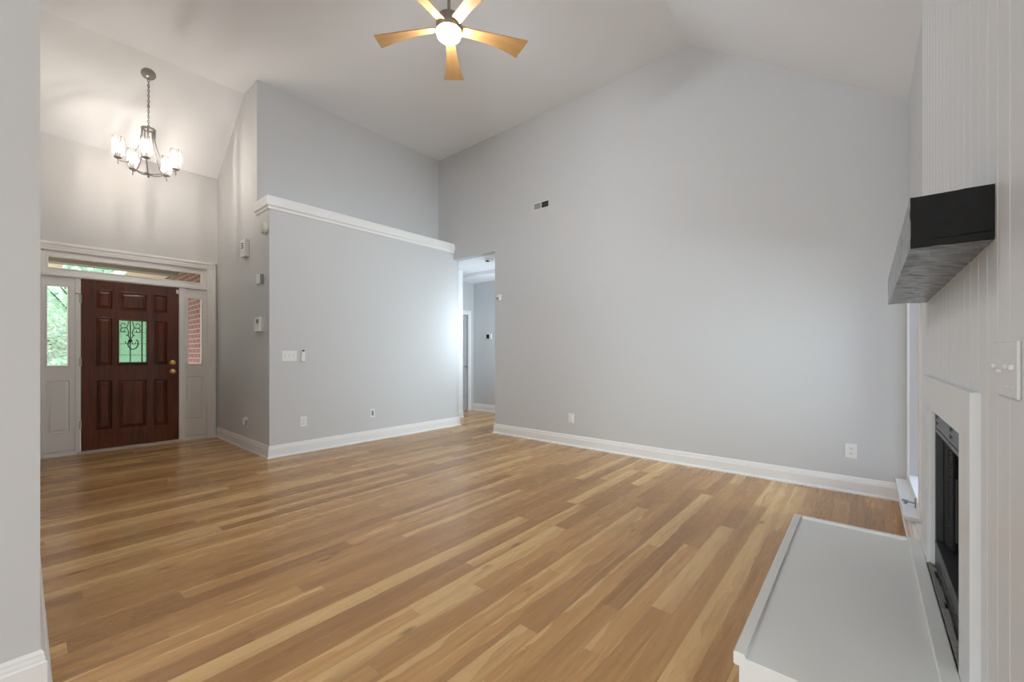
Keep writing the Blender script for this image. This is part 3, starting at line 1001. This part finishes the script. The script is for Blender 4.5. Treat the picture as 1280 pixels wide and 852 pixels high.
MB().box(MX0 + 0.001, XW, 1.4135, 1.4175, 1.4575, 1.5805, 0.001).build('end_grain', M['endgrain'], mt)['label'] = 'matte sawn end'
b.box(XW - 0.052, XW - 0.006, 1.4125, 1.4150, 1.474, 1.4775)
b.box(XW - 0.10, XW - 0.05, 1.4128, 1.4150, 1.4735, 1.4752)
b.build('end_crack', M['dark'], mt)

# ------------------------------------------------------------------ wall devices
def screw(mb, c, axis, r=0.003):
    mb.lathe([(0, 0), (r, 0), (r * 0.8, 0.0012), (0, 0.0012)], c, axis, 10)

def plate(name, p, normal, w, h, label, cat, mat='plastic', group=None):
    """wall plate centred on p, facing normal ('x', '-x' or '-y'); returns the root and a box builder in plate coordinates"""
    t = thing(name, p, label, cat, group)
    def bx(mb, u0, u1, v0, v1, d0, d1, bev=0.0015):
        if normal == 'x': mb.box(p[0] + d0, p[0] + d1, p[1] + u0, p[1] + u1, p[2] + v0, p[2] + v1, bev)
        elif normal == '-x': mb.box(p[0] - d1, p[0] - d0, p[1] - u1, p[1] - u0, p[2] + v0, p[2] + v1, bev)
        else: mb.box(p[0] + u0, p[0] + u1, p[1] - d1, p[1] - d0, p[2] + v0, p[2] + v1, bev)
        return mb
    bx(MB(), -w / 2, w / 2, -h / 2, h / 2, 0.0, 0.006, 0.003).build('plate', M[mat], t)
    return t, bx

def outlet(p, normal, label, mat='plastic'):
    t, bx = plate('wall_outlet', p, normal, 0.080, 0.124, label, 'outlet', mat, 'wall outlets and plates')
    for s in (-1, 1):
        f = bx(MB(), -0.017, 0.017, s * 0.021 - 0.014, s * 0.021 + 0.014, 0.005, 0.009).build('socket', M[mat], t)
        sl = MB()
        for q in (-0.007, 0.005):
            bx(sl, q, q + 0.0022, s * 0.021 - 0.003, s * 0.021 + 0.006, 0.0088, 0.0094, 0)
        bx(sl, -0.0022, 0.0022, s * 0.021 - 0.010, s * 0.021 - 0.006, 0.0088, 0.0094, 0)
        sl.build('slots', M['dark'], f)
    return t
outlet((XP, 2.2145, 0.375), 'x', 'white duplex outlet low on the partition below the triple switch')
outlet((-0.100, YB, 0.361), '-y', 'white duplex outlet low on the back wall near the fireplace')
t, bx = plate('wall_plate', (XP, 3.14, 0.376), 'x', 0.074, 0.118, 'white cable plate low in the middle of the partition', 'wall plate', 'plastic', 'wall outlets and plates')
bx(MB(), -0.017, 0.017, -0.034, 0.034, 0.005, 0.009).build('insert', M['grey_plastic'], t)
t, bx = plate('wall_plate', (-2.92, YB, 0.357), '-y', 0.082, 0.122, 'white plate low on the back wall toward the hallway', 'wall plate', 'plastic', 'wall outlets and plates')
bx(MB(), -0.017, 0.017, -0.034, 0.034, 0.005, 0.010).build('insert', M['plastic'], t)

t, bx = plate('light_switch', (XP, 2.052, 1.168), 'x', 0.166, 0.122, 'white triple toggle switch plate on the partition', 'switch', 'plastic')
for q in (-0.046, 0.0, 0.046):
    bx(MB(), q - 0.005, q + 0.005, -0.004, 0.014, 0.005, 0.017, 0.002).build('toggle', M['plastic'], t)
    for dz in (0.03, -0.03):
        s = MB(); screw(s, (XP + 0.006, 2.052 + q, 1.168 + dz), (1, 0, 0)); s.build('screw', M['steel'], t)
t = thing('remote_control', (XP, 2.205, 1.10), 'white remote with dark window in a cradle beside the triple switch', 'remote')
MB().box(XP, XP + 0.012, 2.180, 2.230, 1.104, 1.17, 0.004).box(XP, XP + 0.026, 2.180, 2.230, 1.104, 1.114, 0.003).build('cradle', M['plastic'], t)
MB().box(XP + 0.010, XP + 0.024, 2.184, 2.226, 1.112, 1.246, 0.005).build('handset', M['plastic'], t)
MB().box(XP + 0.0235, XP + 0.0255, 2.190, 2.219, 1.222, 1.240, 0.001).build('window', M['dark'], t)

# switch plate painted over on the chimney boards
t, bx = plate('light_switch', (XW, 1.302, 1.168), '-x', 0.196, 0.112, 'grey painted toggle switch plate on the white board wall', 'switch', 'chimney')
for q, up in ((-0.072, 1), (-0.024, -1), (0.024, 1), (0.072, 1)):
    bx(MB(), q - 0.005, q + 0.005, -0.008 if up < 0 else 0.0, 0.0 if up < 0 else 0.010, 0.004, 0.013, 0.002).build('toggle', M['chimney'], t)
    for dz in (0.033, -0.033):
        s = MB(); screw(s, (XW - 0.006, 1.302 - q, 1.168 + dz), (-1, 0, 0)); s.build('screw', M['chimney'], t)

# foyer side wall devices (facing -Y)
y = YC
t = thing('smoke_detector', (-5.30, y, 2.643), 'round cream detector high on the foyer wall near the corner', 'detector')
MB().lathe([(0, 0), (0.075, 0), (0.075, 0.016), (0.062, 0.032), (0.058, 0.05), (0.0, 0.054)], (-5.29, y, 2.643), (0, -1, 0), 28).build('body', M['cream'], t, True)
MB().box(-5.372, -5.366, y - 0.026, y - 0.002, 2.61, 2.68, 0.002).build('grille', M['grey_plastic'], t)
t = thing('door_chime', (-5.92, y, 2.508), 'white chime box with dark slots on the foyer wall', 'chime')
MB().box(-6.005, -5.835, y - 0.05, y, 2.40, 2.615, 0.006).build('body', M['plastic'], t)
b = MB()
for k in range(3):
    for s in (-1, 1):
        b.box(-5.925 + s * 0.022 - 0.018, -5.925 + s * 0.022 + 0.018, y - 0.0515, y - 0.049, 2.505 + k * 0.026, 2.517 + k * 0.026)
b.build('slots', M['dark'], t)
t = thing('alarm_siren', (-5.42, y, 2.07), 'small white box with a grey side on the foyer wall', 'box')
MB().box(-5.50, -5.37, y - 0.038, y, 2.01, 2.128, 0.006).build('body', M['plastic'], t)
MB().box(-5.371, -5.362, y - 0.036, y - 0.004, 2.015, 2.123, 0.002).build('side_cap', M['grey_plastic'], t)
t = thing('thermostat', (-5.43, y, 1.53), 'white thermostat with small grey display on the foyer wall', 'thermostat')
MB().box(-5.535, -5.325, y - 0.012, y, 1.448, 1.615, 0.003).build('back_plate', M['cream'], t)
MB().box(-5.55, -5.375, y - 0.040, y - 0.010, 1.452, 1.622, 0.006).build('body', M['plastic'], t)
MB().box(-5.475, -5.405, y - 0.042, y - 0.039, 1.548, 1.60, 0.001).build('display', M['lcd'], t)
t = thing('night_light', (-5.915, y, 0.345), 'white plug in device on an outlet low on the foyer wall', 'night light')
MB().box(-5.955, -5.875, y - 0.006, y, 0.285, 0.41, 0.003).build('plate', M['plastic'], t)
MB().box(-5.945, -5.890, y - 0.045, y - 0.006, 0.315, 0.40, 0.006).build('body', M['plastic'], t)
MB().box(-5.886, -5.878, y - 0.03, y - 0.006, 0.30, 0.37, 0.002).build('side_grip', M['grey_plastic'], t)

# return air register on the back wall
t = thing('wall_vent', (-3.397, YB, 3.23), 'small two part air register high on the back wall', 'vent')
b = MB()
for (xa, xb) in ((-3.525, -3.410), (-3.394, -3.275)):
    pass
b.box(-3.535, -3.265, YB - 0.006, YB, 3.178, 3.190, 0.002).box(-3.535, -3.265, YB - 0.006, YB, 3.270, 3.282, 0.002)
b.box(-3.535, -3.522, YB - 0.006, YB, 3.178, 3.282, 0.002).box(-3.278, -3.265, YB - 0.006, YB, 3.178, 3.282, 0.002).box(-3.408, -3.394, YB - 0.006, YB, 3.178, 3.282, 0.002)
b.build('frame', M['plastic'], t)
MB().box(-3.394, -3.278, YB - 0.0015, YB + 0.0, 3.190, 3.270).build('opening', M['vent_dark'], t)
b = MB()
for k in range(6):
    z = 3.192 + k * 0.013
    b.prism([(YB - 0.006, z), (YB - 0.0045, z), (YB - 0.0015, z + 0.012), (YB - 0.003, z + 0.012)], -3.522, -3.408, 'x')
b.build('louvers', M['vent_grey'], t)
# small sensor by the opening
t = thing('motion_sensor', (-4.17, YB, 2.03), 'tiny white sensor beside the hallway opening on the back wall', 'sensor')
MB().box(-4.205, -4.135, YB - 0.03, YB, 1.985, 2.075, 0.01).build('body', M['plastic'], t)
MB().box(-4.205, -4.165, YB - 0.034, YB - 0.028, 2.0, 2.03, 0.003).build('lens', M['grey_plastic'], t)
# hallway control and ceiling detector
t = thing('hall_thermostat', (-5.895, 6.219, 1.54), 'small white control with black screen on the hallway end wall', 'thermostat')
MB().box(-5.965, -5.815, 6.196, 6.219, 1.485, 1.60, 0.006).build('body', M['plastic'], t)
MB().box(-5.950, -5.870, 6.193, 6.197, 1.50, 1.585, 0.002).build('display', M['dark'], t)
t = thing('ceiling_detector', (-4.70, 4.96, ZO), 'round smoke detector on the hallway ceiling', 'detector')
MB().lathe([(0, 0), (0.07, 0), (0.068, 0.02), (0.055, 0.034), (0, 0.036)], (-4.70, 4.96, ZO), (0, 0, -1), 24).build('body', M['plastic'], t, True)
MB().box(-4.735, -4.68, 4.90, 4.955, ZO - 0.042, ZO - 0.033, 0.003).build('vent_slot', M['dark'], t)

# ------------------------------------------------------------------ ceiling fan
FXC, FYC, FZ = -2.64, 2.30, 3.90
fan = thing('ceiling_fan', (FXC, FYC, ZC), 'five blade wooden ceiling fan with a lit white globe', 'ceiling fan')
MB().lathe([(0, 0), (0.07, 0), (0.068, 0.03), (0.045, 0.06), (0.02, 0.07), (0, 0.07)], (FXC, FYC, ZC), (0, 0, -1), 28).build('canopy', M['housing'], fan, True)
MB().tube([(FXC, FYC, ZC - 0.06), (FXC, FYC, FZ + 0.08)], 0.013, 12).build('downrod', M['housing'], fan, True)
MB().lathe([(0, 0.115), (0.030, 0.115), (0.045, 0.095), (0.092, 0.080), (0.104, 0.062), (0.106, -0.028), (0.102, -0.038), (0, -0.038)], (FXC, FYC, FZ), (0, 0, 1), 36).build('motor_housing', M['housing'], fan, True)
MB().lathe([(0.099, -0.036), (0.099, -0.056), (0.092, -0.076), (0.070, -0.096), (0.038, -0.108), (0, -0.111)], (FXC, FYC, FZ), (0, 0, 1), 32, caps=False).build('light_globe', M['globe'], fan, True)
def blade_mesh():
    b = bmesh.new()
    n = 14
    top, bot = [], []
    for i in range(n + 1):
        s = i / n
        r = 0.085 + 0.575 * s
        wl = 0.040 + 0.053 * (s ** 2.2)
        wt = 0.038 + 0.055 * (s ** 2.2)
        pitch = -math.radians(15 - 5 * s)
        cut = max(0.0, (s - 0.7) / 0.3) ** 1.5
        rl, rt = r - 0.020 * cut, r + 0.018 * cut
        bow = 0.012 * math.sin(PI * s)
        for lst, dz in ((top, 0.005), (bot, -0.005)):
            lst.append((b.verts.new((rl, wl, math.sin(pitch) * wl + dz + bow)), b.verts.new((r, 0, dz + bow)), b.verts.new((rt, -wt, -math.sin(pitch) * wt + dz + bow))))
    for i in range(n):
        for k in range(2):
            b.faces.new((top[i][k], top[i + 1][k], top[i + 1][k + 1], top[i][k + 1]))
            b.faces.new((bot[i][k], bot[i][k + 1], bot[i + 1][k + 1], bot[i + 1][k]))
        b.faces.new((top[i][0], bot[i][0], bot[i + 1][0], top[i + 1][0]))
        b.faces.new((top[i][2], top[i + 1][2], bot[i + 1][2], bot[i][2]))
    for q in (0, n):
        for k in range(2):
            b.faces.new((top[q][k], top[q][k + 1], bot[q][k + 1], bot[q][k]))
    bmesh.ops.recalc_face_normals(b, faces=list(b.faces))
    me = bpy.data.meshes.new('blade')
    b.to_mesh(me); b.free()
    me.materials.append(M['fanblade'])
    return me
bl = blade_mesh()
for k in range(5):
    o = bpy.data.objects.new('blade', bl)
    COL.objects.link(o)
    o.parent = fan
    o.location = (0, 0, FZ - ZC)
    o.rotation_euler = (0, 0, math.radians(62.5 + 72 * k))

# ------------------------------------------------------------------ chandelier
CXC, CYC = -6.185, 0.935
zc_at = ZC + (CXC - XF) * (ZC - ZD) / (XF - XD)
ch = thing('chandelier', (CXC, CYC, zc_at), 'five arm brushed nickel chandelier with lit clear glass shades', 'chandelier')
sl = Vector((-(ZC - ZD), 0, (XF - XD))).normalized()
sl = -sl if sl.z > 0 else sl
MB().lathe([(0, 0), (0.066, 0), (0.066, 0.006), (0.058, 0.016), (0.030, 0.028), (0.014, 0.034), (0, 0.036)], (CXC, CYC, zc_at), tuple(sl), 28).build('canopy', M['nickel'], ch, True)
b = MB()
z = zc_at - 0.03
k = 0
while z > 3.765:
    L, w = 0.034, 0.010
    ax = (1, 0) if k % 2 == 0 else (0, 1)
    dx = 0.004 * math.sin(k * 1.7)
    pts = []
    for i in range(12):
        a = 2 * PI * i / 12
        pts.append((CXC + ax[0] * w * math.cos(a) + dx, CYC + ax[1] * w * math.cos(a), z - L / 2 + (L / 2 + 0.004) * math.sin(a)))
    b.tube(pts, 0.0028, 6, closed=True)
    z -= L - 0.005
    k += 1
b.tube([(CXC + 0.004, CYC, zc_at - 0.03), (CXC - 0.006, CYC + 0.006, 4.05), (CXC + 0.005, CYC - 0.004, 3.76)], 0.0022, 6)
b.build('chain', M['nickel'], ch, True)
b = MB()
ringp = [(CXC + 0.056 * math.cos(2 * PI * i / 28), CYC + 0.056 * math.sin(2 * PI * i / 28), 3.730) for i in range(28)]
b.tube(ringp, 0.011, 8, closed=True)
for k in range(5):
    a = math.radians(72 * k + 20)
    b.tube([(CXC, CYC, 3.745), (CXC + 0.056 * math.cos(a), CYC + 0.056 * math.sin(a), 3.735)], 0.005, 6)
b.lathe([(0, -0.015), (0.012, -0.015), (0.012, 0.02), (0.006, 0.03), (0, 0.03)], (CXC, CYC, 3.745), (0, 0, 1), 14)
b.build('top_ring', M['nickel'], ch, True)
MB().lathe([(0, -0.045), (0.008, -0.04), (0.012, -0.03), (0.007, -0.02), (0.020, -0.012), (0.034, -0.006), (0.034, 0.006), (0.016, 0.012), (0, 0.014)], (CXC, CYC, 3.226), (0, 0, 1), 20).build('hub', M['nickel'], ch, True)
base_ang = math.atan2(-CYC, -CXC) - math.radians(4)
R0 = 0.255
for k in range(5):
    a = base_ang + 2 * PI * k / 5
    ca, sa = math.cos(a), math.sin(a)
    def P(r, z, s=0.0):
        return (CXC + r * ca - s * sa, CYC + r * sa + s * ca, z)
    b = MB()
    path = catmull([P(0.056, 3.725), P(0.058, 3.62), P(0.085, 3.50), P(0.130, 3.385), P(0.185, 3.300), P(0.215, 3.287), P(R0, 3.287)], 6)
    b.tube(path, 0.0062, 8)
    b.tube(catmull([P(0.02, 3.224), P(0.08, 3.230), P(0.145, 3.258), P(0.200, 3.291)], 6), 0.0055, 8)
    b.tube([P(0.056, 3.715), P(0.057, 3.64)], 0.0095, 8)
    arm = b.build('arm', M['nickel'], ch, True)
    cx, cy, _ = P(R0, 0)
    MB().lathe([(0, -0.052), (0.005, -0.05), (0.006, -0.04), (0.006, 0.0), (0.012, 0.006), (0.030, 0.012), (0.036, 0.020), (0.030, 0.030), (0.014, 0.036), (0, 0.036)], (cx, cy, 3.295), (0, 0, 1), 20).build('candle_cup', M['nickel'], arm, True)
    MB().lathe([(0.011, 0.0), (0.011, 0.05), (0.0, 0.05)], (cx, cy, 3.33), (0, 0, 1), 14).build('candle_sleeve', M['cream'], arm, True)
    MB().lathe([(0, 0.0), (0.010, 0.003), (0.016, 0.020), (0.018, 0.038), (0.013, 0.062), (0.006, 0.082), (0, 0.088)], (cx, cy, 3.382), (0, 0, 1), 10).build('bulb', M['bulb'], arm, True)
    MB().tube([(cx, cy, 3.405), (cx, cy, 3.440)], 0.0012, 6).build('filament', M['filament'], arm)
    so = MB()
    so.lathe([(0.030, 0.0), (0.044, 0.012), (0.052, 0.04), (0.054, 0.10), (0.051, 0.16), (0.053, 0.212)], (0, 0, 0), (0, 0, 1), 28, caps=False)
    s = so.build('glass_shade', M['shade'], None, True)
    s.parent = arm
    s.location = Vector((cx, cy, 3.325)) - ch.location

# ------------------------------------------------------------------ outside the front door
b = MB().box(-60, -7.29, -30, 30, -0.40, -0.30)
tag(b.build('lawn_ground', M['lawn']), 'green lawn outside the front door', 'ground', kind='structure')
b = MB().box(-30.0, -11.6, -6.0, 8.0, -0.32, -0.29)
tag(b.build('driveway', M['concrete']), 'pale driveway beyond the porch', 'driveway', kind='structure')
b = MB().box(-10.2, -7.29, -1.2, 1.9, -0.30, -0.05)
tag(b.build('porch_floor', M['concrete']), 'pale concrete porch slab outside the front door', 'porch', kind='structure')
b = MB().box(-11.0, -7.29, 1.75, 3.6, -0.30, 2.60)
tag(b.build('wall_porch', M['brick']), 'red brick porch wall seen through the right sidelight', 'wall', kind='structure')
b = MB().box(-11.4, -9.3, 1.20, 3.8, 2.605, 2.66).box(-11.4, -9.3, 1.17, 1.20, 2.58, 2.78)
tag(b.build('trim_4', M['soffit']), 'peach cream soffit along the top of the brick porch wall', 'trim', kind='structure')
b = MB().box(-9.25, -9.0, -1.4, 1.745, 2.535, 2.80)
tag(b.build('porch_beam', M['porchbeam']), 'drab porch beam seen across the top of the transom', 'beam', kind='structure')
b = MB().box(-9.3, -7.29, -1.4, 1.9, 2.80, 2.9)
tag(b.build('ceiling_porch', M['soffit']), 'cream porch ceiling outside the front door', 'ceiling', kind='structure')
b = MB().box(-13.0, -10.6, -1.6, 0.42, 2.72, 2.82).prism([(-10.55, 2.72), (-10.60, 2.72), (-10.60, 2.98), (-10.55, 2.98)], -1.6, 0.45, 'y').box(-13.0, -10.6, 0.42, 0.47, 2.68, 2.95)
tag(b.build('trim_5', M['soffit']), 'cream eave of the house wing left of the porch', 'trim', kind='structure')

def foliage(mb, c, rad, n, size, rnd):
    for i in range(n):
        while True:
            p = Vector((rnd.uniform(-1, 1), rnd.uniform(-1, 1), rnd.uniform(-1, 1)))
            if 0.25 < p.length < 1: break
        p = Vector((p.x * rad[0], p.y * rad[1], p.z * rad[2])) + Vector(c)
        u = Vector((rnd.gauss(0, 1), rnd.gauss(0, 1), rnd.gauss(0, 0.6))).normalized()
        v = u.cross(Vector((rnd.gauss(0, 1), rnd.gauss(0, 1), rnd.gauss(0, 1)))).normalized()
        s = size * rnd.uniform(0.6, 1.3)
        mb.face([p - u * s, p + v * s * 0.45, p + u * s, p - v * s * 0.45])

def tree(name, x, y, h, crown, rad, n, size, mat, label, cat='tree', seed=1):
    rnd = random.Random(seed)
    t = thing(name, (x, y, -0.3), label, cat, 'greenery outside the front door')
    mb = MB()
    mb.tube(catmull([(x, y, -0.3), (x + 0.03, y - 0.04, h * 0.4), (x, y, h)], 5), [0.10 - 0.006 * i for i in range(11)], 8)
    for k in range(6):
        a = rnd.uniform(0, 2 * PI)
        mb.tube([(x, y, h * 0.55 + 0.08 * k), (x + rad[0] * 0.6 * math.cos(a), y + rad[1] * 0.6 * math.sin(a), crown + rnd.uniform(-0.3, 0.5) * rad[2])], [0.04, 0.012], 6)
    mb.build('trunk', M['bark'], t)
    f = MB()
    foliage(f, (x, y, crown), rad, n, size, rnd)
    f.build('foliage', M[mat], t)
    return t
tree('leafy_tree', -17.0, 1.35, 3.0, 3.1, (1.6, 1.5, 1.25), 2000, 0.10, 'leaf1', 'fresh green tree seen through the transom and left sidelight', seed=1)
tree('leafy_tree', -22.0, 3.2, 2.6, 2.6, (2.2, 1.9, 2.6), 2600, 0.16, 'leaf2', 'deep green tree behind the door glass', seed=2)
tree('leafy_tree', -27.0, 0.6, 2.6, 1.9, (2.0, 2.0, 1.9), 2200, 0.17, 'leaf3', 'pale green far tree low behind the left sidelight', seed=3)
def bush(x, y, r, mat, label, seed):
    rnd = random.Random(seed)
    t = thing('bush', (x, y, -0.3), label, 'bush', 'greenery outside the front door')
    f = MB(); foliage(f, (x, y, r * 0.7 - 0.25), (r, r, r), 900, 0.10, rnd); f.build('foliage', M[mat], t)
    mb = MB()
    for k in range(7):
        a = rnd.uniform(0, 2 * PI)
        mb.tube([(x, y, -0.3), (x + r * 0.6 * math.cos(a), y + r * 0.6 * math.sin(a), r * rnd.uniform(0.4, 1.0))], [0.02, 0.006], 6)
    mb.build('stems', M['bark'], t)
bush(-13.5, 0.5, 0.8, 'leaf1', 'round green bush low in the left sidelight', 4)
bush(-17.0, 2.9, 1.0, 'leaf2', 'dark green bush behind the door glass', 5)
bush(-12.6, 1.95, 0.6, 'leaf1', 'small green bush right of the round bush', 6)
